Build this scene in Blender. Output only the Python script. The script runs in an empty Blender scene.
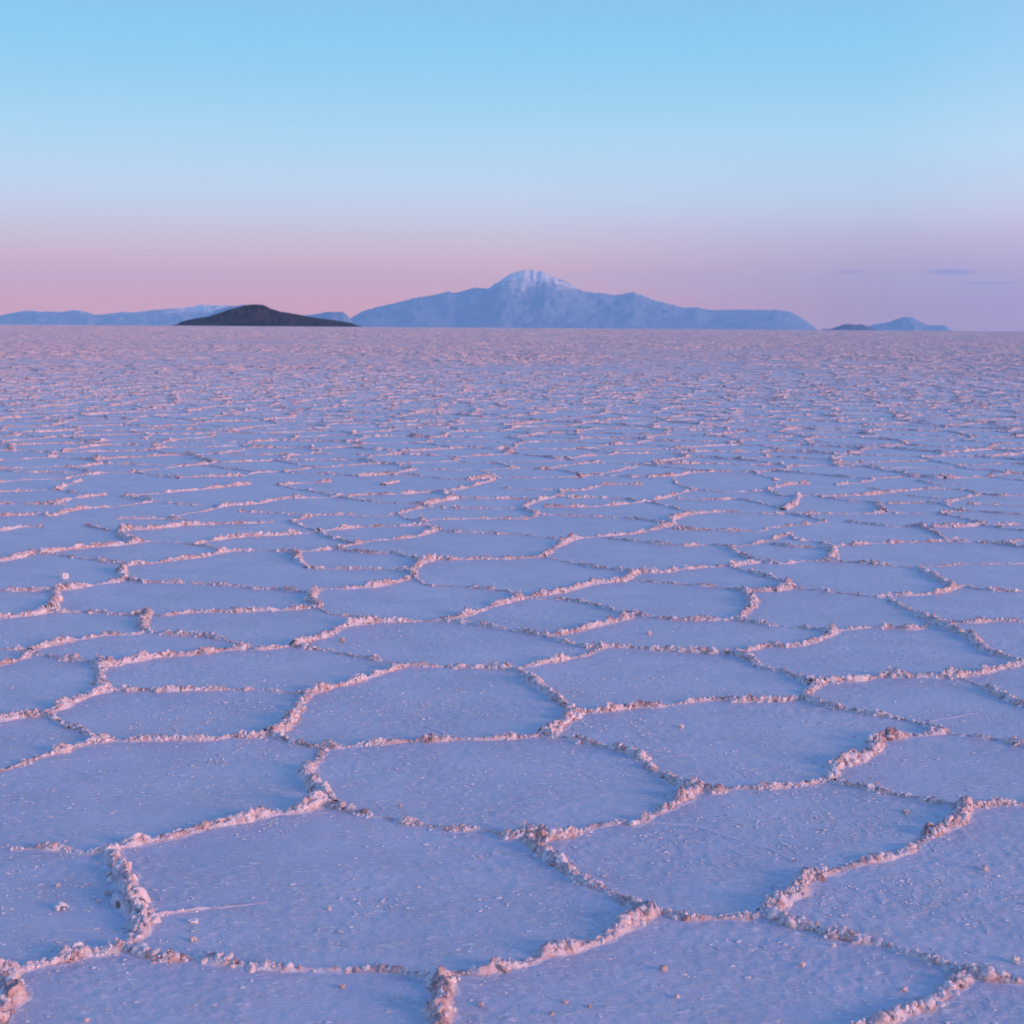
import bpy, math, random
import numpy as np
from mathutils import Matrix, Vector
from mathutils.geometry import delaunay_2d_cdt

random.seed(7)
RNG = np.random.default_rng(11)
scene = bpy.context.scene
COL = scene.collection

# ------------------------------------------------------------------ camera
FPX, CAMH = 1500.0, 1.8
HZC = 326.7
PITCH = math.atan((512 - HZC) / FPX)
ROLL = 6.9 / 1024
EARTH = 6371000.0
F = Vector((0, math.cos(PITCH), -math.sin(PITCH)))
R0 = Vector((1, 0, 0)); U0 = Vector((0, math.sin(PITCH), math.cos(PITCH)))
R = R0 * math.cos(ROLL) + U0 * math.sin(ROLL)
U = U0 * math.cos(ROLL) - R0 * math.sin(ROLL)
Fn, Rn, Un = (np.array(v) for v in (F, R, U))


def ray(px, py):
    px = np.asarray(px, float); py = np.asarray(py, float)
    a = (px - 512) / FPX; b = (512 - py) / FPX
    return Fn[None] + a[..., None] * Rn[None] + b[..., None] * Un[None]


def ground(pts):
    p = np.array(pts, float)
    d = ray(p[:, 0], p[:, 1])
    t = CAMH / -d[:, 2]
    return d[:, :2] * t[:, None]


def drop(r2): return r2 / (2 * EARTH)


def project(xy, z=0.0):
    v = np.column_stack([xy[:, 0], xy[:, 1], np.full(len(xy), z - CAMH)])
    w = v @ Fn
    w = np.where(w < 1e-3, 1e-3, w)
    return 512 + FPX * (v @ Rn) / w, 512 - FPX * (v @ Un) / w, v @ Fn > 0.1


cam_d = bpy.data.cameras.new("camera")
cam = bpy.data.objects.new("camera", cam_d); COL.objects.link(cam)
m = Matrix((R, U, -F)).transposed().to_4x4(); m.translation = (0, 0, CAMH)
cam.matrix_world = m
cam_d.sensor_fit = 'HORIZONTAL'; cam_d.sensor_width = 36; cam_d.lens = 36 * FPX / 1024
cam_d.clip_start = 0.1; cam_d.clip_end = 500000
scene.camera = cam
cam_d.dof.use_dof = True; cam_d.dof.focus_distance = 6.5; cam_d.dof.aperture_fstop = 7.0


# ------------------------------------------------------------------ numpy noise
def _h(ix, iy, iz, seed):
    n = (ix.astype(np.int64) * 374761393 + iy.astype(np.int64) * 668265263 + iz.astype(np.int64) * 1274126177 + seed * 982451653) & 0x7fffffff
    n = ((n ^ (n >> 13)) * 1274126177) & 0x7fffffff
    n = ((n ^ (n >> 15)) * 60493) & 0x7fffffff
    return (n ^ (n >> 11)) % 65536 / 32767.5 - 1.0


def noise3(x, y, z, seed=0):
    fx, fy, fz = np.floor(x), np.floor(y), np.floor(z)
    tx, ty, tz = x - fx, y - fy, z - fz
    tx = tx * tx * (3 - 2 * tx); ty = ty * ty * (3 - 2 * ty); tz = tz * tz * (3 - 2 * tz)
    o = 0
    for a in (0, 1):
        for b in (0, 1):
            for c in (0, 1):
                w = (tx if a else 1 - tx) * (ty if b else 1 - ty) * (tz if c else 1 - tz)
                o = o + w * _h(fx + a, fy + b, fz + c, seed)
    return o


def noise2(x, y, seed=0):
    fx, fy = np.floor(x), np.floor(y)
    tx, ty = x - fx, y - fy
    tx = tx * tx * (3 - 2 * tx); ty = ty * ty * (3 - 2 * ty)
    z = np.zeros_like(fx)
    return ((1 - tx) * (1 - ty) * _h(fx, fy, z, seed) + tx * (1 - ty) * _h(fx + 1, fy, z, seed)
            + (1 - tx) * ty * _h(fx, fy + 1, z, seed) + tx * ty * _h(fx + 1, fy + 1, z, seed))


def fbm2(x, y, oct=4, seed=0, gain=.5):
    o = 0; a = 1; s = 0
    for k in range(oct):
        o = o + a * noise2(x, y, seed + k * 17); s += a; a *= gain; x = x * 2.03 + 5.1; y = y * 2.03 + 3.7
    return o / s


# ------------------------------------------------------------------ mesh helpers
def make_obj(name, verts, quads=None, tris=None, mat=None, smooth=True, attr=None):
    me = bpy.data.meshes.new(name)
    verts = np.asarray(verts, np.float32)
    nq = 0 if quads is None else len(quads); nt = 0 if tris is None else len(tris)
    me.vertices.add(len(verts)); me.vertices.foreach_set("co", verts.ravel())
    me.loops.add(nq * 4 + nt * 3); me.polygons.add(nq + nt)
    li = []; ls = []
    if nq:
        li.append(np.asarray(quads, np.int32).ravel()); ls.append(np.arange(nq) * 4)
    if nt:
        li.append(np.asarray(tris, np.int32).ravel()); ls.append(nq * 4 + np.arange(nt) * 3)
    me.loops.foreach_set("vertex_index", np.concatenate(li).astype(np.int32))
    me.polygons.foreach_set("loop_start", np.concatenate(ls).astype(np.int32))
    me.polygons.foreach_set("use_smooth", np.full(nq + nt, smooth, bool))
    if attr:
        for k, v in attr.items():
            a = me.attributes.new(k, 'FLOAT', 'POINT'); a.data.foreach_set("value", np.asarray(v, np.float32))
    me.update(calc_edges=True)
    if mat: me.materials.append(mat)
    o = bpy.data.objects.new(name, me); COL.objects.link(o)
    return o


def grid_quads(nr, nc, closed=False, off=0):
    i = np.arange(nr - 1)[:, None]; j = np.arange(nc if closed else nc - 1)[None]
    j2 = (j + 1) % nc
    q = np.stack([i * nc + j, i * nc + j2, (i + 1) * nc + j2, (i + 1) * nc + j], -1).reshape(-1, 4)
    return q + off


def tag(o, label, cat=None, group=None, kind=None):
    o["label"] = label
    if cat: o["category"] = cat
    if group: o["group"] = group
    if kind: o["kind"] = kind


# ------------------------------------------------------------------ materials
class NT:
    def __init__(self, name):
        self.m = bpy.data.materials.new(name); self.m.use_nodes = True
        self.t = self.m.node_tree; self.t.nodes.clear()
        self.out = self.n('ShaderNodeOutputMaterial')

    def n(self, ty, **kw):
        nd = self.t.nodes.new(ty)
        for k, v in kw.items():
            if k.startswith('i_'):
                nd.inputs[k[2:].replace('_', ' ')].default_value = v
            else: setattr(nd, k, v)
        return nd

    def l(self, a, b): self.t.links.new(a, b)

    def noise(self, vec, scale, detail=4, rough=.5, dist=0):
        nd = self.n('ShaderNodeTexNoise'); nd.inputs['Scale'].default_value = scale
        nd.inputs['Detail'].default_value = detail; nd.inputs['Roughness'].default_value = rough; nd.inputs['Distortion'].default_value = dist
        self.l(vec, nd.inputs['Vector']); return nd.outputs['Fac']

    def ramp(self, fac, stops, interp='LINEAR'):
        nd = self.n('ShaderNodeValToRGB'); cr = nd.color_ramp; cr.interpolation = interp
        while len(cr.elements) < len(stops): cr.elements.new(.5)
        for e, (p, c) in zip(cr.elements, stops):
            e.position = p; e.color = (*c, 1) if len(c) == 3 else c
        self.l(fac, nd.inputs['Fac']); return nd.outputs['Color']

    def math(self, op, a, b=None, c=None):
        nd = self.n('ShaderNodeMath', operation=op)
        for k, v in enumerate((a, b, c)):
            if v is None: continue
            if isinstance(v, (int, float)): nd.inputs[k].default_value = v
            else: self.l(v, nd.inputs[k])
        return nd.outputs[0]

    def mix(self, fac, a, b, blend='MIX'):
        nd = self.n('ShaderNodeMix', data_type='RGBA', blend_type=blend)
        for k, v in ((0, fac), (6, a), (7, b)):
            if isinstance(v, (int, float)): nd.inputs[k].default_value = v
            elif isinstance(v, tuple): nd.inputs[k].default_value = (*v, 1)
            else: self.l(v, nd.inputs[k])
        return nd.outputs[2]

    def bump(self, h, dist, strength=1, nrm=None):
        nd = self.n('ShaderNodeBump'); nd.inputs['Distance'].default_value = dist; nd.inputs['Strength'].default_value = strength
        self.l(h, nd.inputs['Height'])
        if nrm: self.l(nrm, nd.inputs['Normal'])
        return nd.outputs['Normal']

    def bsdf(self, col, rough, nrm=None, spec=.5):
        b = self.n('ShaderNodeBsdfPrincipled')
        if isinstance(col, tuple): b.inputs['Base Color'].default_value = (*col, 1)
        else: self.l(col, b.inputs['Base Color'])
        if isinstance(rough, (int, float)): b.inputs['Roughness'].default_value = rough
        else: self.l(rough, b.inputs['Roughness'])
        b.inputs['Specular IOR Level'].default_value = spec
        if nrm: self.l(nrm, b.inputs['Normal'])
        self.l(b.outputs[0], self.out.inputs['Surface']); return b


def mat_plate():
    t = NT("salt_plate")
    v = t.n('ShaderNodeNewGeometry').outputs['Position']
    # scaly crystals: stretched a little along one direction, like wind-drifted frost
    mp = t.n('ShaderNodeMapping'); mp.inputs['Rotation'].default_value = (0, 0, -.4); mp.inputs['Scale'].default_value = (.5, 1.15, 1)
    t.l(v, mp.inputs['Vector']); w = mp.outputs['Vector']
    big = t.noise(v, .55, 3, .5)
    mid = t.noise(w, 7, 4, .6, .3)
    fine = t.noise(w, 44, 5, .68, .25)
    grit = t.noise(v, 230, 3, .6)
    flake = t.ramp(fine, [(.50, (0, 0, 0)), (.60, (1, 1, 1))])
    patch = t.ramp(mid, [(.40, (.12, .12, .12)), (.60, (1, 1, 1))])
    fl = t.math('MULTIPLY', flake, patch)
    base = t.mix(t.ramp(big, [(.35, (0, 0, 0)), (.65, (1, 1, 1))]), PLATE_A, PLATE_B)
    mott = t.noise(v, 2.6, 5, .62)
    base = t.mix(t.ramp(mott, [(.36, (.42, .42, .42)), (.60, (0, 0, 0))]), base, PLATE_D)
    base = t.mix(t.math('MULTIPLY', t.ramp(grit, [(.40, (1, 1, 1)), (.58, (0, 0, 0))]), .22), base, PLATE_D)
    col = t.mix(t.math('MULTIPLY', fl, .75), base, PLATE_F)
    h = t.math('ADD', t.math('MULTIPLY', fl, .6), t.math('MULTIPLY', fine, .45))
    h = t.math('ADD', h, t.math('MULTIPLY', mid, 1.0))
    n1 = t.bump(h, .004, 1)
    n2 = t.bump(grit, .0016, .9, n1)
    t.bsdf(col, .42, n2, .6)
    return t.m


def mat_ridge():
    t = NT("salt_crust")
    v = t.n('ShaderNodeNewGeometry').outputs['Position']
    a = t.n('ShaderNodeAttribute', attribute_name='skirt').outputs['Fac']
    tone = t.n('ShaderNodeAttribute', attribute_name='tone').outputs['Fac']
    n1 = t.noise(v, 26, 4, .6); n2 = t.noise(v, 140, 4, .65)
    s = t.math('ADD', t.math('MULTIPLY', n1, .55), t.math('MULTIPLY', tone, .45))
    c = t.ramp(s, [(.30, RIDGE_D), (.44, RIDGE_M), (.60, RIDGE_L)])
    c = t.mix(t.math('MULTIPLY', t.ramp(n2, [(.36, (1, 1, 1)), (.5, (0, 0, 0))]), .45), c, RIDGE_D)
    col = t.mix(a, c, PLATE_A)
    nn = t.bump(n2, .004, .8)
    t.bsdf(col, .7, nn, .35)
    return t.m


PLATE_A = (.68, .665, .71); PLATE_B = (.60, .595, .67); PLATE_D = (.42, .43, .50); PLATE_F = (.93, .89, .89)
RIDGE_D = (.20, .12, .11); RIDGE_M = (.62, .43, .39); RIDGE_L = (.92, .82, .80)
M_PLATE = mat_plate(); M_RIDGE = mat_ridge()

# ------------------------------------------------------------------ the ground: one sheet to the horizon
NEAR0, NEAR1 = 2.6, 14.0
r = [0.4, 1.0, 1.8, 2.3]
q = NEAR0
while q < NEAR1: r.append(q); q *= 1.0026
while q < 66000: r.append(q); q *= 1.10
r.append(66000); r = np.array(r)
az = np.concatenate([np.linspace(-.5, .5, 860), np.linspace(.5, 2 * math.pi - .5, 64)[1:-1]])   # from +Y, clockwise
RR, AA = np.meshgrid(r, az, indexing='ij')
X = RR * np.sin(AA); Y = RR * np.cos(AA)
msk = np.clip((RR - 2.6) / .6, 0, 1) * np.clip((14 - RR) / 4, 0, 1) * np.clip((.5 - np.abs(np.where(AA > math.pi, AA - 2 * math.pi, AA))) / .05, 0, 1)
Z = np.zeros_like(X)
sel = msk > 0
x, y = X[sel], Y[sel]
c, s_ = math.cos(.35), math.sin(.35)
xr, yr = (x * c + y * s_) * .5, -x * s_ + y * c
flk = np.clip(fbm2(xr * 62, yr * 62, 3, 5) - .14, 0, 1) * np.clip(fbm2(x * 5, y * 5, 3, 9) * 2 + .35, 0, 1)
Z[sel] = msk[sel] * (.0015 * fbm2(x * 3, y * 3, 3, 1) + .0008 * fbm2(xr * 22, yr * 22, 3, 2) + .0030 * fbm2(x * 38, y * 38, 3, 12) * np.clip(.75 + .8 * fbm2(x * 2, y * 2, 2, 15), .3, 1.3) + .005 * flk)
Z -= drop(RR ** 2)
V = np.column_stack([X.ravel(), Y.ravel(), Z.ravel()])
quads = grid_quads(len(r), len(az), True)
quads = quads[:, ::-1]
n0 = len(V); V = np.vstack([V, [[0, 0, 0]]])
fan = np.column_stack([np.full(len(az), n0), (np.arange(len(az)) + 1) % len(az), np.arange(len(az))])
g = make_obj("ground", V, quads, fan, M_PLATE)
tag(g, "flat lavender blue salt crust of the dry lake reaching the horizon", "salt flat", kind="structure")

# ------------------------------------------------------------------ ridge network, traced where each ridge stands
T = '''
-30,846 0,847 20,849 40,848 60,850 75,852 92,853 113,850
113,850 120,847 140,843 175,837 200,829 225,824 256,817 271,814 293,812 308,808 322,803
v 113,850 112,858 120,870 125,885 133,903 140,918 140,930 130,943 122,948
122,948 107,952 80,955 55,962 25,968 5,973 -25,982
2,975 5,988 12,998 3,1010 -8,1030
122,948 135,953 160,959 190,960 215,963 250,968 281,970 306,971 343,970 381,970 406,973 431,978 440,980
v 440,980 441,993 441,1008 438,1024 434,1050
440,980 456,975 481,973 506,968 527,963 549,954 574,949 594,943 619,930 644,915 655,912
b 655,912 632,905 612,895 594,888 577,880 567,870 552,858 537,848 524,835
524,835 511,838 496,833 481,830 451,829 418,825 391,820 363,815 341,810 326,804
524,835 550,838 574,834 594,827 617,823 632,824 645,820
645,820 657,813 672,805 687,795 702,789
t 645,820 652,822 674,824 699,827 724,835 744,842 767,848 780,854 793,861
702,789 717,792 737,788 762,788 780,787 800,785 830,781
b 702,789 684,788 672,780 654,773 647,766 640,758 634,753
v 830,781 833,773 831,770 843,763 858,760 878,748 875,742 893,738 918,735 941,732
830,781 855,787 880,792 908,798 943,803 965,806
965,806 980,807 1005,804 1024,805 1060,801
b 965,806 965,812 953,822 938,830 918,841 908,850 893,856 873,860 855,864 830,872 805,880 795,893 778,904 765,913
655,912 664,914 680,917 697,919 720,918 750,918 765,913
765,913 783,923 806,929 830,936 855,942 880,945 905,954 928,960 953,968 962,972
b 962,972 966,977 953,988 938,1000 918,1010 893,1018 878,1024 855,1033
962,972 980,977 1005,980 1024,982 1060,985
m 150,919 160,916 175,913 212,908 250,904 267,902
t 50,765 65,767 92,775
t 928,854 948,859 980,867
t 346,690 361,691 376,693
t 426,726 440,731 451,738
m 634,755 652,755 672,756 690,754
t 928,721 953,717 973,713
-40,780 0,771 25,763 47,755 72,748 95,741
95,741 120,741 150,740 185,740 215,740 230,737 256,737 270,735
95,741 85,733 67,726 44,715
44,715 25,717 0,720 -40,723
44,715 60,708 77,700 90,696 105,690
v 105,690 100,681 101,668 98,662
98,662 85,662 60,660 42,656 30,654
30,654 15,661 0,665 -40,672
30,652 20,650 7,650 -40,650
30,650 50,645 75,640 105,635 130,635 145,632
98,664 107,666 130,662 160,657 190,655 220,651 248,648
145,632 170,635 200,636 225,640 240,645 248,648
248,648 256,650 288,647 295,647
v 145,632 143,623 149,612
148,613 125,615 95,613 57,612 50,611
50,611 32,615 0,618 -40,622
v 50,611 54,603 55,591
55,591 30,591 0,591 -40,591
55,591 82,587 107,583 129,579
148,613 160,616 185,613 207,612 237,612 256,611 288,610 316,607
129,579 140,582 175,583 212,585 240,587 256,589 281,590 311,594
v 129,579 122,575 125,567 132,564
132,564 110,562 82,559 57,555 43,554
43,554 32,554 12,559 0,561 -40,567
43,554 50,552 75,549 92,547 120,545 140,542
132,564 150,564 175,560 200,557 225,552 238,551
140,542 162,542 192,545 207,547 225,551 238,551
192,545 212,541 237,537 256,536 281,535 318,532
238,551 256,551 294,552
294,552 313,551 333,549
v 294,552 298,560 307,568
307,568 336,569 368,569 411,571
v 140,542 130,540 119,535 122,530
122,530 110,531 85,526
-40,533 0,531 22,527 42,527
122,530 150,529 180,526 200,525 225,524 256,523 273,522
200,525 190,521 170,519
170,519 145,519 117,519
170,519 185,514 207,511 226,506 256,504 281,499 313,498 341,497
341,497 326,494 301,490 278,485
278,485 306,483 331,482
341,497 368,495 406,494 441,491 461,489 476,485 493,480
341,497 356,500 386,503 423,505
v 423,505 443,501 456,498 448,495 441,491
456,498 493,499 512,499 539,500
425,507 451,508 486,509 522,509
425,507 411,510 398,514
398,514 376,516 341,515 318,515
318,515 301,519 290,522
318,515 301,515 271,513 240,512
290,522 301,526 318,532
398,514 406,519 420,521
420,521 436,520 471,519 498,519 527,519
v 420,521 428,526 437,530
428,526 406,526 368,527 331,530 318,532
437,530 418,536 398,539 373,541 350,545 333,549
318,532 328,537 351,543
437,530 456,532 478,533 501,534 524,535
333,549 368,553 396,554 421,560
v 435,559 421,563 414,570 413,577
435,559 451,560 481,559 512,559 543,557
413,577 398,582 376,586 343,589 326,589 313,592
v 313,592 311,597 317,607
413,577 426,585 451,587 481,589 512,593 519,599
519,599 542,595 569,590 592,584 612,582 624,580 634,574 640,572
640,572 622,571 592,567 562,561 543,557
640,572 662,572 687,569 712,567 730,566
624,580 652,582 687,585 712,587 744,591
v 543,557 549,552 562,544 572,539
572,539 557,539 524,535
572,539 604,536 632,534 652,530 672,525
672,525 657,522 632,519 597,517 544,515
v 672,525 672,519 692,514
692,514 724,512 768,514 818,514
604,538 637,542 667,545 684,546 707,545 730,547
b 730,548 742,556 762,562
730,547 749,545 767,541 783,536 790,534
730,566 762,562
730,566 737,569 768,577 788,584
762,562 783,564 805,561 828,561
v 828,561 833,555 830,547
830,547 813,541 795,540 790,534
830,548 793,547 770,544
830,547 850,545 888,543 923,542 945,541
945,541 985,543 1008,545 1024,548 1060,551
1004,544 1024,540 1060,536
828,561 868,564 893,566 918,569
918,566 943,566 963,564 983,564 1008,564 1060,565
b 918,567 930,575 943,582 953,588
953,588 968,587 985,590 1060,593
953,588 943,592 918,595 888,595
888,596 878,597 858,595 825,592 790,588
v 773,591 785,589 789,584
744,591 768,591 785,588
b 888,595 895,603 910,611 932,621
932,621 948,622 968,623 993,621 1024,622 1060,622
b 932,621 953,630 970,637 980,647 1000,656 1024,663 1045,669
1024,663 1008,667 988,671 975,675 945,677
945,677 908,677 878,677 855,680 823,683 813,688 803,698
945,677 968,681 988,690 1008,700 1024,706 1060,716
803,698 783,701 768,701 737,701 712,700 687,703 662,706 637,707 612,711 575,713
803,698 823,705 850,711 880,716 908,721 928,727 941,732
941,732 963,736 988,740 1005,741 1024,746 1060,753
b 575,713 567,721 552,731 543,736
543,736 512,738 481,740 451,740 426,741 406,742 368,745 336,748 328,745
543,736 574,741 604,747 634,754
328,745 318,747 296,743 270,735
v 328,745 317,758 306,771 311,784 323,795 333,803
v 270,735 286,726 296,713 301,703 310,693
310,693 288,693 271,691 256,690 225,690 200,690 155,691 117,690 105,690
310,693 331,688 356,682 381,673 408,666
408,666 381,661 356,657 331,652 295,647
408,666 436,667 476,668 508,668
295,647 306,642 328,635 346,626 376,622
376,622 356,617 333,615 317,608
376,622 406,622 441,621
441,621 456,618 473,613 491,607 508,602 519,599
441,621 473,625 506,630 545,636
545,636 567,633 594,626 619,620 634,615
634,615 617,612 594,605 562,600 519,599
634,615 647,617 677,620 707,620 737,620
v 737,620 747,611 752,601 744,591
737,620 768,625 793,627 832,631
832,631 868,628 918,629 932,622
832,631 825,637 800,645 783,647 768,646 733,654
733,654 712,653 674,651 632,648 602,647
602,647 587,648 562,642 545,636
602,647 582,656 549,662 519,668 508,668
b 508,668 524,673 539,686 549,693 562,703 575,713
b 733,654 752,662 768,670 783,672 798,678 813,685
538,514 527,519 500,519
538,514 522,509 527,506 539,500 562,496
562,496 559,491 537,490 500,488
559,491 584,490 604,485 642,485
544,507 587,507 624,504 644,502
644,502 622,499 594,498 569,498
644,502 667,497 687,491 697,490
697,490 677,485 674,480
644,502 662,505 692,513
697,490 724,492 768,491
677,499 717,500 737,499 762,504 783,509
672,529 699,530 732,531 762,531 768,528 800,525 825,522
825,522 808,517 790,514
v 783,510 795,504 798,496
798,496 780,496 768,490 788,485 808,484
800,496 818,496 838,500 863,502 876,503
v 876,503 883,512
820,497 868,495 893,492 905,491
893,492 868,488
905,491 928,489 963,490 975,493
908,496 943,499 960,500
983,494 960,499 943,504
b 943,504 952,508 962,511
962,511 980,512 1024,515 1060,517
962,511 940,513
943,504 918,503 888,504
983,494 1003,496 1060,495
883,513 860,514 818,514
883,513 918,514 943,515 968,520 983,525
983,525 958,527 933,527
983,525 1003,525 1060,524
985,526 1024,531 1060,535
968,504 1024,506 1060,508
843,522 875,525 895,527 918,526
b 918,526 933,532 947,540
835,485 868,482
918,481 938,485 960,485
-40,493 0,492 30,491 52,490
57,490 67,485 80,481
52,490 75,493
-40,505 0,504 45,504 72,499 105,495
45,504 64,505
-40,517 0,516 37,515 52,516 65,512 82,509 110,507 130,505 152,502
152,502 142,499 122,497 140,495 175,492 207,489 250,484
152,502 175,504 212,506 226,506
t 170,565 205,566
383,485 398,482
'''
segs = []          # (points on the ground, kind)
for line in T.strip().splitlines():
    w = line.split()
    kind = w.pop(0) if ',' not in w[0] else ''
    p = [tuple(map(float, a.split(','))) for a in w]
    if kind == '':
        dx = p[-1][0] - p[0][0]; dy = p[-1][1] - p[0][1]
        if dx < 0: dx, dy = -dx, -dy
        up = -dy / max(dx, 1)
        kind = 'u' if up > .09 * (p[0][1] - 328) / 450 else ('d' if up < -.09 * (p[0][1] - 328) / 450 else 'h')
    segs.append((ground(p), kind))

# beyond and beside the traced ones: an irregular network of the same size, out to a few hundred metres and coarser farther off
sites = []
rr = 2.4; k = 0
while rr < 2600:
    sp = 1.25 if rr < 130 else 1.25 * (rr / 130) ** 1.25
    half = .62 if rr < 8 else (.42 if rr > 30 else .5)
    n = int(2 * half * rr / sp) + 2
    a = -half + (np.arange(n) + (k % 2) * .5) * sp / rr
    for t_ in a:
        q = rr + random.uniform(-.36, .36) * sp; b = t_ + random.uniform(-.36, .36) * sp / rr
        sites.append(Vector((q * math.sin(b), q * math.cos(b))))
    rr += sp * .86; k += 1
dv, de, df, _, _, _ = delaunay_2d_cdt(sites, [], [], 0, 1e-5)
dvn = np.array([(v.x, v.y) for v in dv]); dfn = np.array([f for f in df if len(f) == 3])
A_, B_, C_ = dvn[dfn[:, 0]], dvn[dfn[:, 1]], dvn[dfn[:, 2]]
dd = 2 * (A_[:, 0] * (B_[:, 1] - C_[:, 1]) + B_[:, 0] * (C_[:, 1] - A_[:, 1]) + C_[:, 0] * (A_[:, 1] - B_[:, 1]))
a2, b2, c2 = (A_ ** 2).sum(1), (B_ ** 2).sum(1), (C_ ** 2).sum(1)
cc = np.column_stack([(a2 * (B_[:, 1] - C_[:, 1]) + b2 * (C_[:, 1] - A_[:, 1]) + c2 * (A_[:, 1] - B_[:, 1])) / dd,
                      (a2 * (C_[:, 0] - B_[:, 0]) + b2 * (A_[:, 0] - C_[:, 0]) + c2 * (B_[:, 0] - A_[:, 0])) / dd])
emap = {}
vor = []
for fi, f in enumerate(dfn.tolist()):
    for e in ((f[0], f[1]), (f[1], f[2]), (f[2], f[0])):
        e = (min(e), max(e))
        if e in emap: vor.append((emap.pop(e), fi))
        else: emap[e] = fi
vor = np.array(vor)
P, Q = cc[vor[:, 0]], cc[vor[:, 1]]
L = np.hypot(*(P - Q).T); D = np.hypot(*((P + Q) / 2).T)
spac = np.where(D < 130, 1.25, 1.25 * (D / 130) ** 1.25)
ok = (L < 3 * spac) & (L > .05 * spac) & (D < 2550)


def inside(pt):
    px, py, f = project(pt)
    return f & (px > -26) & (px < 1050) & (py > 483)


i1, i2 = inside(P), inside(Q)
im = inside((P + Q) / 2)
ok &= ~(im | i1 | i2)
P, Q = P[ok], Q[ok]; D = D[ok]
print("procedural edges", len(P))
near = D < 60
for p, q_ in zip(P[near], Q[near]):
    segs.append((np.array([p, (p + q_) / 2, q_]), 'p'))

# ------------------------------------------------------------------ build ridges
WH = {'u': (.029, .027), 'v': (.032, .031), 'b': (.030, .027), 'd': (.020, .020), 'h': (.020, .020),
      't': (.010, .0025), 'm': (.010, .010), 'p': (.026, .025)}
RV, RQ, RS, RT = [], [], [], []
voff = 0
LUMP = []           # x y z r
CU = np.array([-1.75, -1.3, -1.0, -.8, -.5, -.2, .1, .4, .7, 1.0, 1.3, 1.75])
CUN = np.concatenate([[-1.95, -1.4, -1.08], np.linspace(-.95, .95, 17), [1.08, 1.4, 1.95]])
CUF = np.array([-1.3, -.6, 0, .6, 1.3])


def smooth_path(p, step):
    p = np.asarray(p)
    q = np.vstack([2 * p[0] - p[1], p, 2 * p[-1] - p[-2]])
    out = []
    for i in range(1, len(q) - 2):
        a, b, c, d = q[i - 1], q[i], q[i + 1], q[i + 2]
        n = max(1, int(np.hypot(*(c - b)) / step))
        t = (np.arange(n) / n)[:, None]
        out.append(.5 * (2 * b + (c - a) * t + (2 * a - 5 * b + 4 * c - d) * t ** 2 + (-a + 3 * b - 3 * c + d) * t ** 3))
    out.append(p[-1:])
    return np.vstack(out)


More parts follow.
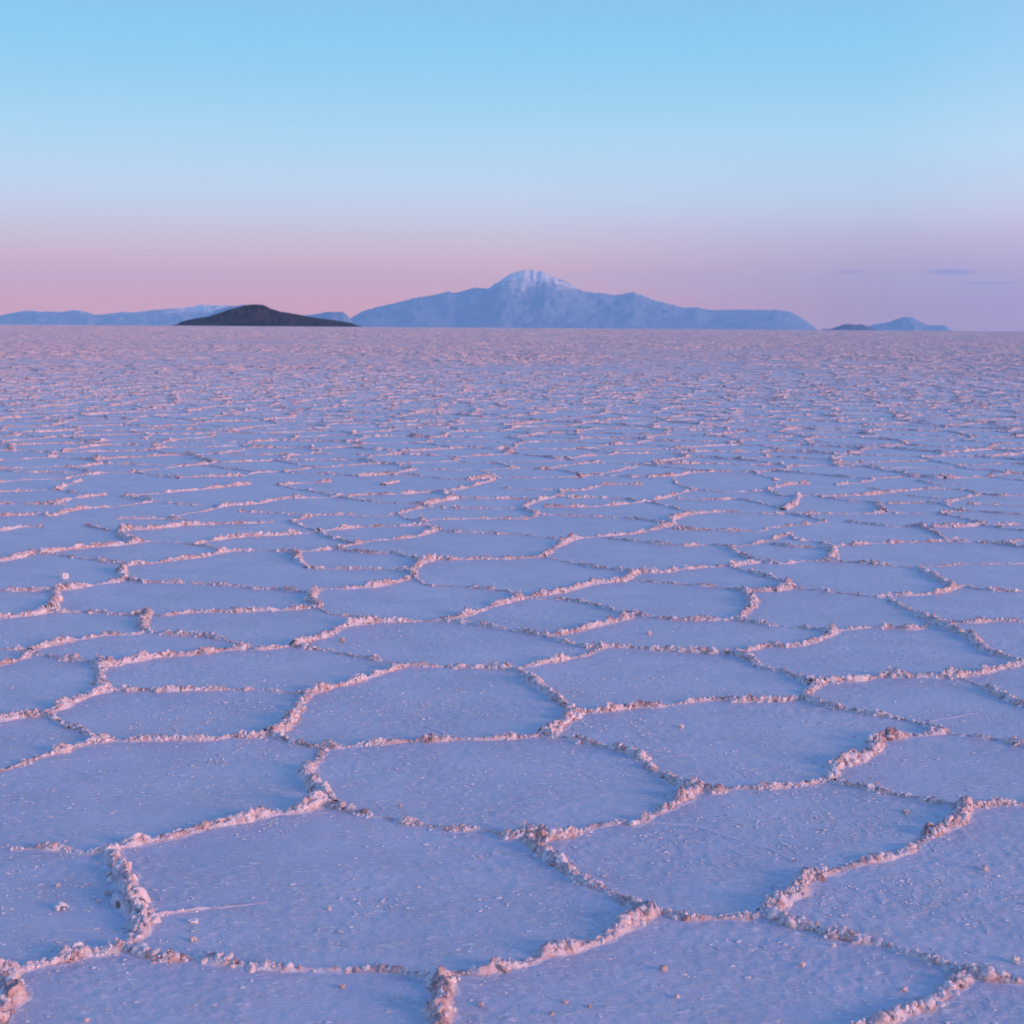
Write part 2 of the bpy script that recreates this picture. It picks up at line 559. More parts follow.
for si, (p, kind) in enumerate(segs):
    Dm = float(np.hypot(*p.mean(0)))
    step = max(.005, Dm / 1500 * (.9 if Dm < 9 else 1.0))
    c = smooth_path(p, step)
    hw, hh = WH[kind]
    # junctions jitter: meander across the path
    tn = np.gradient(c, axis=0); tn /= np.maximum(np.hypot(*tn.T), 1e-6)[:, None]
    nr = np.column_stack([-tn[:, 1], tn[:, 0]])
    S = np.concatenate([[0], np.cumsum(np.hypot(*np.diff(c, axis=0).T))]); LT = S[-1]
    if len(c) < 3: continue
    endf = np.clip(np.minimum(S, LT - S) / .08, 0, 1)
    so = si * 13.7
    wob = (.012 if kind != 'p' else .045) * fbm2(S * 9 + so, S * 0 + si, 3, 3) * endf
    if kind == 'p': wob += .09 * noise2(S * 2.2 + so, S * 0, 8) * endf
    if kind in 'tm': wob *= .5
    c = c + nr * wob[:, None]
    am = fbm2(S * 4 + so, S * 0 + 7, 3, 21)
    am2 = noise2(S * 14 + so, S * 0 + 3, 31)
    if kind in 'hd': amp = np.clip(.78 + .5 * am + .6 * am2, .26, 1.35)
    elif kind == 'p': amp = np.clip(.85 + .95 * am + .5 * am2, .38, 1.9) * random.choice((.55, .8, 1, 1.15))
    elif kind in 'tm': amp = np.clip(.85 + .4 * am + .4 * am2, .25, 1.3) * np.clip((LT - S) / (LT * .9), .12, 1)
    else: amp = np.clip(.84 + .8 * am + .5 * am2, .28, 1.55)
    if kind not in 'tm': amp = amp * (1 + (.5 if kind == 'p' else .18) * np.clip(1 - np.minimum(S, LT - S) / .12, 0, 1))
    W = hw * (.55 + .5 * amp); H = hh * amp
    cu = CUN if Dm < 8.5 else (CU if Dm < 22 else CUF)
    NU = len(cu)
    u = cu[None, :] * (1 + .12 * noise2(S * 30 + so, S * 0, 5))[:, None]
    off = .35 * noise2(S * 11 + so, S * 0 + 9, 77)[:, None]
    px = c[:, :1] + nr[:, :1] * (u * W[:, None]); py = c[:, 1:] + nr[:, 1:] * (u * W[:, None])
    prof = np.clip(1 - np.abs(u - off * (np.abs(u) < 1)) ** 2.4, 0, 1) * .78
    z = prof * H[:, None]
    z += (.5 * noise2(px * 62, py * 62, 41) + .42 * (.5 - np.abs(noise2(px * 105, py * 105, 43))) + .25 * noise2(px * 230, py * 230, 45)) * H[:, None] * np.clip(1.15 - np.abs(u), 0, .8) / .8
    sk = np.clip((np.abs(u) - .95) / .3, 0, 1)
    if kind in 'tm': sk = np.maximum(sk, .85 if kind == 't' else .45)
    if NU >= 12:
        z = np.where(np.abs(cu)[None] > 1.6, -.004, np.where(np.abs(cu)[None] > 1.2, -.0006 + .0030 * noise2(px * 45, py * 45, 66) , np.maximum(z, .002)))
    else:
        z = np.where(np.abs(cu)[None] > 1.1, -.004, z + .004)
    ns = len(c)
    RV.append(np.column_stack([px.ravel(), py.ravel(), z.ravel()]))
    RQ.append(grid_quads(ns, NU, False, voff)[:, ::-1]); voff += ns * NU
    RS.append((sk if NU >= 12 else np.zeros_like(z)).ravel())
    RT.append((.53 + .15 * noise2(px * 6, py * 6, 51)).ravel())
    # crumbs of crystal salt heaped on the ridge
    if Dm < 45 and kind != 't':
        per = {'m': 260}.get(kind, 420) * (1 if Dm < 9 else (9 / Dm) ** .85)
        n = RNG.poisson(per * LT)
        if n:
            ii = RNG.integers(0, ns, n)
            keep = RNG.random(n) < np.clip(amp[ii] * 1.05 - .05, 0, 1)
            ii = ii[keep]; n = len(ii)
            uu = np.clip(RNG.normal(0, .5, n), -1.25, 1.25)
            rr_ = np.exp(RNG.normal(math.log(.0056), .50, n)) * (.6 + .5 * amp[ii]) * (.5 if kind == 'm' else 1)
            rr_ = np.clip(rr_, .0025, .021); rr_ = np.maximum(rr_, Dm / 1500 * .6)
            rr_ = np.minimum(rr_, (.6 if kind in 'hdm' else .72) * H[ii] + .0025)
            zz = np.maximum(0, (1 - np.abs(uu) ** 1.7)) * H[ii] * RNG.uniform(.35, .95, n) * .92 - .25 * rr_
            xx = c[ii] + nr[ii] * (uu * W[ii])[:, None] + RNG.normal(0, .002, (n, 2))
            LUMP.append(np.column_stack([xx, zz + .15 * rr_, rr_]))


def ico(sub):
    t = (1 + 5 ** .5) / 2
    v = [(-1, t, 0), (1, t, 0), (-1, -t, 0), (1, -t, 0), (0, -1, t), (0, 1, t), (0, -1, -t), (0, 1, -t), (t, 0, -1), (t, 0, 1), (-t, 0, -1), (-t, 0, 1)]
    f = [(0, 11, 5), (0, 5, 1), (0, 1, 7), (0, 7, 10), (0, 10, 11), (1, 5, 9), (5, 11, 4), (11, 10, 2), (10, 7, 6), (7, 1, 8),
         (3, 9, 4), (3, 4, 2), (3, 2, 6), (3, 6, 8), (3, 8, 9), (4, 9, 5), (2, 4, 11), (6, 2, 10), (8, 6, 7), (9, 8, 1)]
    v = [np.array(a) / np.linalg.norm(a) for a in v]
    for _ in range(sub):
        cache = {}; nf = []
        def mid(a, b):
            k = (min(a, b), max(a, b))
            if k not in cache:
                q = v[a] + v[b]; v.append(q / np.linalg.norm(q)); cache[k] = len(v) - 1
            return cache[k]
        for a, b, c in f:
            x, y, z = mid(a, b), mid(b, c), mid(c, a)
            nf += [(a, x, z), (b, y, x), (c, z, y), (x, y, z)]
        f = nf
    return np.array(v), np.array(f)


def rough_lump(sub, seed, k=.30):
    v, f = ico(sub)
    d = 1 + k * noise3(v[:, 0] * 1.6 + seed * 3.1, v[:, 1] * 1.6, v[:, 2] * 1.6, seed) + k * .6 * noise3(v[:, 0] * 3.6, v[:, 1] * 3.6 + seed * 1.7, v[:, 2] * 3.6, seed + 5)
    if sub > 2: d += .12 * noise3(v[:, 0] * 9, v[:, 1] * 9 + seed, v[:, 2] * 9, seed + 8)
    return v * d[:, None], f


# frosting of fine salt flakes lying in drifts on the nearest plates
nf = 420000
fr = 3.2 + 9.5 * np.sqrt(RNG.random(nf)); fa = RNG.uniform(-.47, .47, nf)
fx, fy = fr * np.sin(fa), fr * np.cos(fa)
ux, uy = fx * math.cos(.4) + fy * math.sin(.4), -fx * math.sin(.4) + fy * math.cos(.4)
pr = np.clip(fbm2(fx * 2.2, fy * 2.2, 3, 91) * 1.4 + .40, .08, 1) * np.clip(fbm2(ux * 11, uy * 24, 3, 92) * 2.0 + .22, .05, 1)
kp = RNG.random(nf) < pr * np.clip(1.5 - (fr - 3) / 4.2, 0, 1)
fx, fy, fr = fx[kp], fy[kp], fr[kp]; nf = len(fx)
frad = np.clip(np.exp(RNG.normal(math.log(.0028), .5, nf)), .0012, .0075); frad = np.maximum(frad, fr / 1500 * .42)
ang = RNG.normal(.4, .7, nf); ca, sa = np.cos(ang), np.sin(ang)
fs = np.column_stack([RNG.uniform(.8, 1.8, nf), RNG.uniform(.6, 1.2, nf), RNG.uniform(.16, .42, nf)]) * frad[:, None]
FLV, FLF = [], []
fo = 0
for k in range(8):
    v, f = rough_lump(1, 200 + k, .42)
    mk = np.arange(nf) % 8 == k
    vv = v[None] * fs[mk][:, None, :]
    x_ = vv[..., 0] * ca[mk][:, None] - vv[..., 1] * sa[mk][:, None] + fx[mk][:, None]
    y_ = vv[..., 0] * sa[mk][:, None] + vv[..., 1] * ca[mk][:, None] + fy[mk][:, None]
    FLV.append(np.stack([x_, y_, vv[..., 2] + .0006], -1).reshape(-1, 3))
    FLF.append((f[None] + (np.arange(mk.sum()) * len(v))[:, None, None]).reshape(-1, 3) + fo); fo += mk.sum() * len(v)
print("flakes", nf)
t = NT("salt_flakes"); vv_ = t.n('ShaderNodeNewGeometry').outputs['Position']
t.bsdf(t.ramp(t.noise(vv_, 18, 3, .6), [(.35, (.62, .61, .65)), (.62, (.82, .79, .80))]), .5, t.bump(t.noise(vv_, 260, 3, .6), .002, .7), .5)
fl_o = make_obj("salt_flakes", np.vstack(FLV), None, np.vstack(FLF), t.m)
tag(fl_o, "fine pale salt flakes frosting the nearest plates in faint drifts", "salt flakes", kind="stuff")

LUMP = np.vstack(LUMP)
Dl = np.hypot(LUMP[:, 0], LUMP[:, 1])
pxs, _, _ = project(LUMP[:, :2])
print("lumps", len(LUMP))
LV, LF, LTn = [], [], []
loff = 0
for lod, sel in ((2, (Dl < 7.5) & (LUMP[:, 3] > .006)), (1, ((Dl >= 7.5) | (LUMP[:, 3] <= .006)) & (Dl < 18)), (0, Dl >= 18)):
    L_ = LUMP[sel]
    vari = RNG.integers(0, 12, len(L_))
    for k in range(12):
        M_ = L_[vari == k]
        if not len(M_): continue
        v, f = rough_lump(lod, k + 1)
        n = len(M_)
        # random rotations by quaternions, and unequal scale
        qn = RNG.normal(size=(n, 4)); qn /= np.linalg.norm(qn, axis=1)[:, None]
        w_, x_, y_, z_ = qn.T
        Rm = np.stack([1 - 2 * (y_**2 + z_**2), 2 * (x_*y_ - z_*w_), 2 * (x_*z_ + y_*w_), 2 * (x_*y_ + z_*w_), 1 - 2 * (x_**2 + z_**2), 2 * (y_*z_ - x_*w_),
                       2 * (x_*z_ - y_*w_), 2 * (y_*z_ + x_*w_), 1 - 2 * (x_**2 + y_**2)], -1).reshape(n, 3, 3)
        sc = RNG.uniform(.55, 1.35, (n, 3)) * np.where(RNG.random(n) < .16, 1, 0)[:, None] * np.array([1.5, 1.2, .38]) + 0
        sc = np.where(sc.sum(1)[:, None] > 0, sc, RNG.uniform(.55, 1.4, (n, 3)))
        vv = np.einsum('nij,nvj->nvi', Rm, v[None] * sc[:, None, :]) * M_[:, 3][:, None, None] + M_[:, None, :3]
        vv[:, :, 2] = np.maximum(vv[:, :, 2], -.004)
        LV.append(vv.reshape(-1, 3))
        LF.append((f[None] + (np.arange(n) * len(v))[:, None, None]).reshape(-1, 3) + loff); loff += n * len(v)
        LTn.append(np.repeat(np.clip(RNG.normal(.70, .20, n), 0, 1), len(v)))
# far ridges: straight low banks, all in one go
Pf, Qf, Df = P[~near], Q[~near], D[~near]
FV, FQ, FT = [], [], []
for lo, hi, nseg in ((60, 130, 10), (130, 400, 6), (400, 3000, 3)):
    s = (Df >= lo) & (Df < hi)
    p, q_ = Pf[s], Qf[s]
    if not len(p): continue
    t = np.linspace(0, 1, nseg + 1)
    d = q_ - p; Ld = np.hypot(*d.T); nrm = np.column_stack([-d[:, 1], d[:, 0]]) / Ld[:, None]
    c = p[:, None] + d[:, None] * t[None, :, None]
    wob = np.sin(t * math.pi)[None] * noise2(c[..., 0] * 1.7, c[..., 1] * 1.7, 5) * .10 * Ld[:, None]
    c = c + nrm[:, None] * wob[..., None]
    am = np.clip(.8 + 1.1 * noise2(c[..., 0] * 3.1, c[..., 1] * 3.1, 6) + .6 * noise2(c[..., 0] * 9, c[..., 1] * 9, 8), .35, 1.9) * RNG.choice([.5, .8, 1, 1.2], len(p))[:, None]
    big = np.clip(.95 + .6 * noise2(c[..., 0] / 9, c[..., 1] / 9, 61), .4, 1.5)
    am = am * big
    H = .036 * am; W = .038 + .016 * am
    col = []
    for uu, zf in ((-1.2, None), (-.5, .8), (0.1, 1.0), (.6, .7), (1.2, None)):
        xy = c + nrm[:, None] * (W * uu)[..., None]
        z = np.full(H.shape, -.004) if zf is None else H * zf * (1 + .3 * noise2(xy[..., 0] * 30, xy[..., 1] * 30, 14)) + .003
        col.append(np.concatenate([xy, z[..., None]], -1))
    vv = np.stack(col, 2)                      # edges, seg, 5, 3
    ne = len(p); per = (nseg + 1) * 5
    qd = grid_quads(nseg + 1, 5)[:, ::-1]
    base = sum(len(a) for a in FV)
    FV.append(vv.reshape(-1, 3)); FQ.append((qd[None] + (np.arange(ne) * per)[:, None, None]).reshape(-1, 4) + base)
RVv = np.vstack(RV); LVv = np.vstack(LV); FVv = np.vstack(FV)
allv = np.vstack([RVv, LVv, FVv])
allv[:, 2] -= drop(allv[:, 0] ** 2 + allv[:, 1] ** 2)
quads = np.vstack([np.vstack(RQ), np.vstack(FQ) + len(RVv) + len(LVv)])
tris = np.vstack(LF) + len(RVv)
skirt = np.concatenate([np.concatenate(RS), np.zeros(len(LVv) + len(FVv))])
tone = np.concatenate([np.concatenate(RT), np.concatenate(LTn), (.52 + .06 * noise2(FVv[:, 0] * 2, FVv[:, 1] * 2, 3))])
rg = make_obj("salt_ridges", allv, quads, tris, M_RIDGE, attr={"skirt": skirt, "tone": tone})
tag(rg, "network of crumbly pinkish salt ridges outlining the flat polygonal plates", "salt ridges", kind="stuff")
print("ridge verts", len(allv))

# ------------------------------------------------------------------ loose lumps lying on the plates
def lump_mat():
    t = NT("loose_salt")
    v = t.n('ShaderNodeTexCoord').outputs['Object']
    oi = t.n('ShaderNodeObjectInfo').outputs['Random']
    n = t.noise(v, 90, 4, .6)
    c = t.ramp(t.math('ADD', t.math('MULTIPLY', n, .7), t.math('MULTIPLY', oi, .3)), [(.3, (.52, .36, .31)), (.45, (.70, .54, .48)), (.62, (.86, .76, .72))])
    t.bsdf(c, .7, t.bump(n, .003, .7), .35)
    return t.m


def white_mat():
    t = NT("white_salt_crystals")
    v = t.n('ShaderNodeTexCoord').outputs['Object']
    n = t.noise(v, 120, 4, .6)
    t.bsdf(t.ramp(n, [(.3, (.62, .6, .62)), (.6, (.88, .87, .88))]), .55, t.bump(n, .003, .7), .5)
    return t.m


M_LUMP = lump_mat(); M_WHITE = white_mat()
LOOSE = [  # px, py, size in px, white?, label
    (61, 905, 15, 1, "white cluster of salt crystals on the plate left of the thick ridge"),
    (58, 885, 5, 0, "tiny pink salt crumb just above the white crystal cluster"),
    (99, 901, 5, 0, "brownish salt crumb between the white crystal cluster and the thick ridge"),
    (108, 893, 6, 0, "pink salt crumb right at the left foot of the thick upright ridge"),
    (193, 939, 8, 0, "pink salt lump below the thin pointed side ridge"),
    (194, 920, 9, 1, "flat whitish salt chip right under the thin pointed side ridge"),
    (86, 1020, 6, 0, "pink salt lump at the very bottom edge near the bottom left corner"),
    (342, 986, 7, 0, "pink salt lump just in front of the low ridge at bottom centre left"),
    (481, 1004, 7, 0, "pale salt lump right of the junction where a ridge leaves the bottom edge"),
    (329, 908, 5, 0, "small pink crumb in the left middle of the widest front plate"),
    (400, 805, 5, 0, "pink crumb on the centre plate near its lower left rim"),
    (663, 968, 9, 0, "brown round salt lump alone at bottom centre, largest of its plate"),
    (677, 996, 6, 0, "small orange salt lump below the brown round one at bottom centre"),
    (565, 1001, 8, 0, "flat pink salt lump at the left end of a loose row by the bottom edge"),
    (590, 1006, 5, 0, "small pink crumb in the middle of a loose row by the bottom edge"),
    (552, 1013, 6, 0, "dark brownish salt crumb nearest the bottom edge at centre"),
    (802, 964, 7, 0, "dark brown salt lump in the middle of the bottom right plate"),
    (833, 945, 6, 0, "pale salt lump close under the long descending ridge at lower right"),
    (903, 988, 10, 0, "pinkish flat salt lump left of the thick ridge in the bottom right corner"),
    (1015, 960, 10, 0, "pink salt lump beside the right edge, above the low ridge"),
    (985, 868, 8, 0, "pink salt lump at the end of a faint crack near the right edge"),
    (906, 810, 8, 0, "flat pink salt lump under the ridge left of the right-hand junction"),
    (817, 923, 5, 0, "small pale crumb just above the long descending ridge at lower right"),
    (342, 640, 6, 0, "small orange crumb in front of a ridge bend left of centre, mid distance"),
    (64, 576, 9, 1, "single white salt lump on a plate at far left, mid distance"),
    (649, 633, 6, 0, "orange salt lump on a narrow plate right of centre, mid distance"),
    (681, 726, 6, 0, "pale pink salt crumb on the wide plate right of centre"),
]
for i, (px_, py_, sz, wh, lab) in enumerate(LOOSE):
    gx, gy = ground([(px_, py_ + sz * .25)])[0]
    dist = math.hypot(gx, gy); rad = sz * dist / FPX / 2 * (1 if wh else .85)
    v, f = rough_lump(3, 40 + i, .45)
    parts_v, parts_f = [], []
    if wh and sz > 12:
        o_ = 0
        for j in range(22):
            vv, ff = rough_lump(2, 70 + j, .45)
            a = random.uniform(0, 6.28); rr_ = rad * random.uniform(0, .95) ** .8; s_ = rad * random.uniform(.15, .4)
            parts_v.append(vv * s_ * np.array([1, 1, .8]) + np.array([rr_ * math.cos(a) * 1.1, rr_ * math.sin(a) * .9, s_ * .4 + (rad - rr_) * .5]))
            parts_f.append(ff + o_); o_ += len(vv)
        v = np.vstack(parts_v); f = np.vstack(parts_f)
    else:
        zs = .45 if 'flat' in lab else .85
        v = v * rad * np.array([1.05, .85, zs]); v[:, 2] = np.maximum(v[:, 2] + rad * zs * .55, -.002)
    o = make_obj("salt_crystal_cluster" if wh and sz > 12 else "salt_lump", v, None, f, M_WHITE if wh else M_LUMP)
    o.location = (gx, gy, .001); o.rotation_euler = (0, 0, random.uniform(0, 6))
    tag(o, lab, "salt lump" if not (wh and sz > 12) else "crystal cluster", "loose salt lumps scattered on the plates")


# ------------------------------------------------------------------ distant land
def horizon_y(px): return HZC + (px - 512) * ROLL


def mat_rock(name, rock_a, rock_b, snow=None, scale=1.0):
    """snow = (height where it starts, height where it is full)"""
    t = NT(name)
    g_ = t.n('ShaderNodeNewGeometry'); v = g_.outputs['Position']
    mp = t.n('ShaderNodeMapping'); mp.inputs['Scale'].default_value = (scale / 1000,) * 3; t.l(v, mp.inputs['Vector'])
    n1 = t.noise(mp.outputs[0], .6, 6, .6); n2 = t.noise(mp.outputs[0], 2.6, 6, .65, .6)
    col = t.mix(t.ramp(n1, [(.35, (0, 0, 0)), (.62, (1, 1, 1))]), rock_a, rock_b)
    if snow:
        sx = t.n('ShaderNodeSeparateXYZ'); t.l(v, sx.inputs[0])
        h = t.math('DIVIDE', t.math('SUBTRACT', sx.outputs[2], snow[0]), snow[1] - snow[0])
        h = t.math('ADD', h, t.math('MULTIPLY', t.math('SUBTRACT', n2, .5), 3.0))
        col = t.mix(t.ramp(h, [(.25, (0, 0, 0)), (.85, (1, 1, 1))]), col, (.95, .85, .80))
    t.bsdf(col, .9, None, .1)
    return t.m


def massif(name, prof, dist, depth, mat, seed, label, cat, rough=.22, nu=260, nv=70, front=1.0):
    """terrain whose crest line follows the profile (px, py) seen at distance dist"""
    prof = np.array(prof, float)
    xs = np.linspace(prof[0, 0], prof[-1, 0], nu)
    hy = np.interp(xs, prof[:, 0], prof[:, 1])
    hp = np.maximum(horizon_y(xs) - hy, 0)
    vs = np.linspace(-1, 1, nv)
    wx = (xs - 512) / FPX * dist                      # width measured at the crest distance
    k = dist / FPX
    U_, V_ = np.meshgrid(wx, vs, indexing='ij')
    Hc = np.interp(U_, wx, hp) * k
    # crest wanders in depth, spurs run down from it
    wl = depth * .55
    crest = .22 * fbm2(U_ / (depth * 1.2) + seed, V_ * 0, 3, seed)
    vv = np.abs(V_ - crest * (1 - np.abs(V_)))
    fall = np.clip(1 - vv, 0, 1) ** 1.35
    rid = 1 - np.abs(fbm2(U_ / wl * 2.2 + seed * 3, V_ * depth / wl * .9, 5, seed + 3, .55)) * 2.2
    fine = fbm2(U_ / wl * 7, V_ * depth / wl * 4, 4, seed + 9)
    gul = (rid - .45) * rough * 1.6 + fine * rough * .35
    env = np.clip(vv * 3.2, 0, 1)
    dr = drop(dist ** 2)
    crag = .035 * fbm2(xs / 4 + seed, xs * 0, 4, seed + 31, .6)
    Ht = np.where(Hc > 0, Hc * (1 + crag[:, None] * np.exp(-(vv * 6) ** 2)), 0) + dr
    Z_ = Ht * np.clip(fall * (1 + gul * env) + .03 * fine, 0, 1.02) - dr
    Yw = dist + V_ * depth * front
    Z_[:, 0] = -dr - 40; Z_[:, -1] = -dr - 40; Z_[0] = -dr - 40; Z_[-1] = -dr - 40
    v = np.column_stack([(U_ * Yw / dist).ravel(), Yw.ravel(), Z_.ravel() + CAMH])
    o = make_obj(name, v, grid_quads(nu, nv), None, mat)
    o.location = (0, 0, 0)
    tag(o, label, cat, kind="structure")
    return o


HZ = horizon_y
M_VOLC = mat_rock("volcano_rock_hazed", (.22, .33, .45), (.28, .37, .48), (1020, 1750), .9)  # rock colours carry painted blue of the distant air, on top of the haze volume
M_RANGE = mat_rock("range_rock_hazed", (.25, .34, .46), (.31, .38, .48), (300, 640), .8)  # aerial-haze blue mixed into the rock colour here too
M_HILL = mat_rock("hill_rock_hazed", (.12, .17, .25), (.16, .20, .28), None, 1.2)  # rock darker, with the same painted haze blue
M_FAR = mat_rock("far_hill_rock_hazed", (.20, .31, .43), (.24, .33, .44), None, 1.2)  # far hills: blue of the haze put into the rock colour
M_ISLE = mat_rock("island_rock", (.008, .005, .013), (.075, .040, .045), None, 14)
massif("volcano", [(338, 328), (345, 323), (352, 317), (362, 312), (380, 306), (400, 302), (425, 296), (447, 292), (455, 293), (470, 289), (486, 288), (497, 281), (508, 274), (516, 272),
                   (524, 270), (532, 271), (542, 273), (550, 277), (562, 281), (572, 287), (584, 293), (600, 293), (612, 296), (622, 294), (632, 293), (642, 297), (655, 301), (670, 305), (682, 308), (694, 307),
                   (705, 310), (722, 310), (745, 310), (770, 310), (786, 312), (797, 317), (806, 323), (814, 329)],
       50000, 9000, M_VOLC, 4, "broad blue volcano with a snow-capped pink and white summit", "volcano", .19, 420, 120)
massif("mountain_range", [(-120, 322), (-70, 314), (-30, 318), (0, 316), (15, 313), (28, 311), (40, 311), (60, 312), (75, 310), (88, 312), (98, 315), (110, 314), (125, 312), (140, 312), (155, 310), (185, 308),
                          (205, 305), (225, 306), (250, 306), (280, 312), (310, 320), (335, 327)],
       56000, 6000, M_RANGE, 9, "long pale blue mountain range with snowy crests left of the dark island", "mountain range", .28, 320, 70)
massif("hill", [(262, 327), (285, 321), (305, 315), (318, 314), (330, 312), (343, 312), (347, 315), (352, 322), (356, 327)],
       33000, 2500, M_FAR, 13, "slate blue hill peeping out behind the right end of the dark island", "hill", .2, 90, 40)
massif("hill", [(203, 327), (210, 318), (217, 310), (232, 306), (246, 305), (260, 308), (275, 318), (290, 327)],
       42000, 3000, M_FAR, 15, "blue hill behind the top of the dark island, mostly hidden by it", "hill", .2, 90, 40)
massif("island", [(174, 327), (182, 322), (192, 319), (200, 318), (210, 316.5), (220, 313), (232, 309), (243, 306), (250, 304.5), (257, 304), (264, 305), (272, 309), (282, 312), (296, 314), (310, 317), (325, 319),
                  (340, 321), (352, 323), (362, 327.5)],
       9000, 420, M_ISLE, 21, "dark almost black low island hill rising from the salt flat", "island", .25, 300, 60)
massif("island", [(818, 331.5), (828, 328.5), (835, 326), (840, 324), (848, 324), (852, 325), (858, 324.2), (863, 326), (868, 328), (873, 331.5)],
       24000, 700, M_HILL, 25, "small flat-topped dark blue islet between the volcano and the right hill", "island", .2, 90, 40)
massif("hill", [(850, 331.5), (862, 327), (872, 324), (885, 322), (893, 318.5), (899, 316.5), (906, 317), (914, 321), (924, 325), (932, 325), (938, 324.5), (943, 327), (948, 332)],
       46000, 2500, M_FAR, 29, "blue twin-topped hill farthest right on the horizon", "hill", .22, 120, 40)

# ------------------------------------------------------------------ haze
hb = []
for z in (-345, 2300):
    for x_, y_ in ((-70000, -70000), (70000, -70000), (70000, 70000), (-70000, 70000)): hb.append((x_, y_, z))
hz = make_obj("haze", hb, [(0, 3, 2, 1), (4, 5, 6, 7), (0, 1, 5, 4), (1, 2, 6, 5), (2, 3, 7, 6), (3, 0, 4, 7)], None, None, False)
t = NT("haze_air")
pv = t.n('ShaderNodeVolumePrincipled'); pv.inputs['Color'].default_value = (.44, .80, 1.0, 1); pv.inputs['Density'].default_value = 1.5e-5
pv.inputs['Anisotropy'].default_value = 0.0
t.l(pv.outputs[0], t.out.inputs['Volume']); hz.data.materials.append(t.m)
tag(hz, "thin blue evening haze over the whole salt flat and its mountains", "haze", kind="stuff")

# ------------------------------------------------------------------ small clouds
def cloud(px_, py_, w, h, dens, label, seed):
    dist = 150000.0
    d = ray(np.array([px_]), np.array([py_]))[0]; d = d / d[1] * dist
    v, f = ico(4)
    rx, rz = w / FPX * dist / 2, h / FPX * dist / 2
    k = 1 + .28 * noise3(v[:, 0] * 3 + seed, v[:, 1] * 3, v[:, 2] * 3, seed)
    v = v * k[:, None] * np.array([rx, rx * .8, rz])
    t = NT("cloud_vapour"); pv = t.n('ShaderNodeVolumePrincipled')
    pv.inputs['Color'].default_value = (.22, .34, .75, 1); pv.inputs['Density'].default_value = dens
    t.l(pv.outputs[0], t.out.inputs['Volume'])
    o = make_obj("cloud", v, None, f, t.m); o.location = d + np.array([0, 0, CAMH])
    tag(o, label, "cloud", "small evening clouds low on the right")


cloud(951, 272, 52, 6, 1.8e-4, "small dark lavender lens-shaped cloud above the right horizon, darker of two", 3)
cloud(851, 272, 34, 3.4, 2e-4, "faint thin wisp of cloud left of the dark lens-shaped cloud", 5)
cloud(990, 283, 60, 3, 1e-4, "faint flat wisp of cloud below and right of the dark lens-shaped cloud", 8)

# ------------------------------------------------------------------ world: dusk sky opposite the afterglow
w = bpy.data.worlds.new("World"); scene.world = w; w.use_nodes = True
nt = w.node_tree; nt.nodes.clear()
wo = nt.nodes.new('ShaderNodeOutputWorld'); bg = nt.nodes.new('ShaderNodeBackground'); nt.links.new(bg.outputs[0], wo.inputs[0])


def lin(c): return tuple(((v / 255 + .055) / 1.055) ** 2.4 if v > 10 else v / 255 / 12.92 for v in c)


SUN_EL, SUN_AZ = math.radians(11), math.radians(118)     # azimuth clockwise from the view direction (+Y)
sky = nt.nodes.new('ShaderNodeTexSky'); sky.sky_type = 'NISHITA'; sky.sun_disc = False
sky.sun_elevation = SUN_EL; sky.sun_rotation = SUN_AZ; sky.altitude = 3600
tc = nt.nodes.new('ShaderNodeTexCoord'); sx = nt.nodes.new('ShaderNodeSeparateXYZ'); nt.links.new(tc.outputs['Generated'], sx.inputs[0])


def mr(src, a, b):
    n = nt.nodes.new('ShaderNodeMapRange'); n.inputs[1].default_value = a; n.inputs[2].default_value = b; nt.links.new(src, n.inputs[0]); return n.outputs[0]


def wramp(src, stops, top=1.0):
    n = nt.nodes.new('ShaderNodeValToRGB'); cr = n.color_ramp; cr.interpolation = 'B_SPLINE' if False else 'LINEAR'
    while len(cr.elements) < len(stops): cr.elements.new(.5)
    for e, (p, c) in zip(cr.elements, stops): e.position = p; e.color = (*c, 1)
    nt.links.new(src, n.inputs[0]); return n.outputs[0]


# positions: sine of the elevation, square-rooted so that the low sky has room
sq = nt.nodes.new('ShaderNodeMath'); sq.operation = 'POWER'; sq.inputs[1].default_value = .5
mx0 = nt.nodes.new('ShaderNodeMath'); mx0.operation = 'MAXIMUM'; mx0.inputs[1].default_value = 0; nt.links.new(sx.outputs[2], mx0.inputs[0]); nt.links.new(mx0.outputs[0], sq.inputs[0])
S_ = lambda z: math.sqrt(z)
def sc_(c, k): return tuple(a * b for a, b in zip(lin(c), k))
HI = [(S_(.118), (.475, .76, .94)), (S_(.15), (.355, .69, .91)), (S_(.174), (.29, .65, .90)), (S_(.212), (.255, .575, .84)), (S_(.35), (.18, .40, .79)), (S_(.65), (.125, .275, .70)), (1.0, (.09, .20, .63))]
LEFT = [(0, (1.26, .42, .24)), (S_(.015), (1.24, .42, .24)), (S_(.038), (1.07, .53, .42)), (S_(.058), (.84, .65, .66)), (S_(.071), (.74, .72, .80)), (S_(.085), (.66, .77, .91))] + HI
RIGHT = [(0, (.46, .24, .34)), (S_(.015), (.46, .25, .37)), (S_(.038), (.56, .38, .50)), (S_(.058), (.60, .50, .65)), (S_(.071), (.62, .62, .78)), (S_(.085), (.58, .70, .86))] + HI
cl = wramp(sq.outputs[0], LEFT); cr_ = wramp(sq.outputs[0], RIGHT)
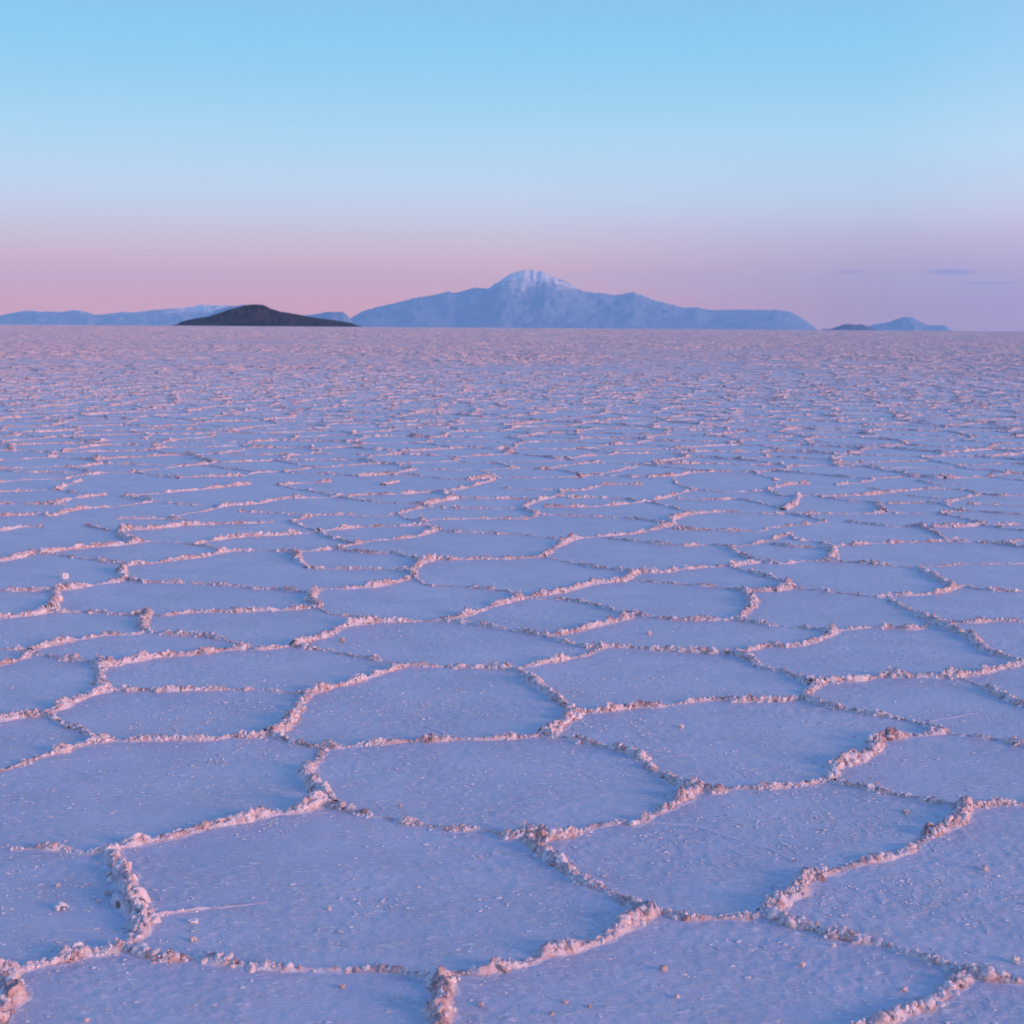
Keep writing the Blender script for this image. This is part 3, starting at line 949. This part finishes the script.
azf = mr(sx.outputs[0], .0, .31)
mxx = nt.nodes.new('ShaderNodeMix'); mxx.data_type = 'RGBA'; nt.links.new(azf, mxx.inputs[0]); nt.links.new(cl, mxx.inputs[6]); nt.links.new(cr_, mxx.inputs[7])
add = nt.nodes.new('ShaderNodeMix'); add.data_type = 'RGBA'; add.blend_type = 'ADD'; add.inputs[0].default_value = 0.004
nt.links.new(mxx.outputs[2], add.inputs[6]); nt.links.new(sky.outputs[0], add.inputs[7])
sv = nt.nodes.new('ShaderNodeVectorMath'); sv.operation = 'DOT_PRODUCT'; nt.links.new(tc.outputs['Generated'], sv.inputs[0])
sv.inputs[1].default_value = (math.sin(SUN_AZ), math.cos(SUN_AZ), 0)
ga = mr(sv.outputs['Value'], -.25, .95)
gz = wramp(sx.outputs[2], [(0, (2.8, .90, .80)), (.10, (1.3, .50, .45)), (.30, (.25, .14, .13)), (.55, (0, 0, 0))])
gl = nt.nodes.new('ShaderNodeMix'); gl.data_type = 'RGBA'; gl.blend_type = 'ADD'
nt.links.new(ga, gl.inputs[0]); nt.links.new(add.outputs[2], gl.inputs[6]); nt.links.new(gz, gl.inputs[7])
nt.links.new(gl.outputs[2], bg.inputs[0]); bg.inputs[1].default_value = 1.0

# ------------------------------------------------------------------ the low glow of the setting sun
sd = bpy.data.lights.new("sun", 'SUN'); sd.energy = 3.0; sd.angle = math.radians(16); sd.color = (1.0, .49, .36)
so_ = bpy.data.objects.new("sun", sd); COL.objects.link(so_)
dvec = Vector((math.sin(SUN_AZ) * math.cos(SUN_EL), math.cos(SUN_AZ) * math.cos(SUN_EL), math.sin(SUN_EL)))
so_.rotation_euler = dvec.to_track_quat('Z', 'Y').to_euler()

# ------------------------------------------------------------------ render settings
scene.render.engine = 'CYCLES'
scene.view_settings.view_transform = 'Standard'; scene.view_settings.look = 'None'
scene.view_settings.exposure = 0; scene.view_settings.gamma = 1
scene.cycles.use_denoising = True
scene.cycles.max_bounces = 6; scene.cycles.volume_bounces = 1
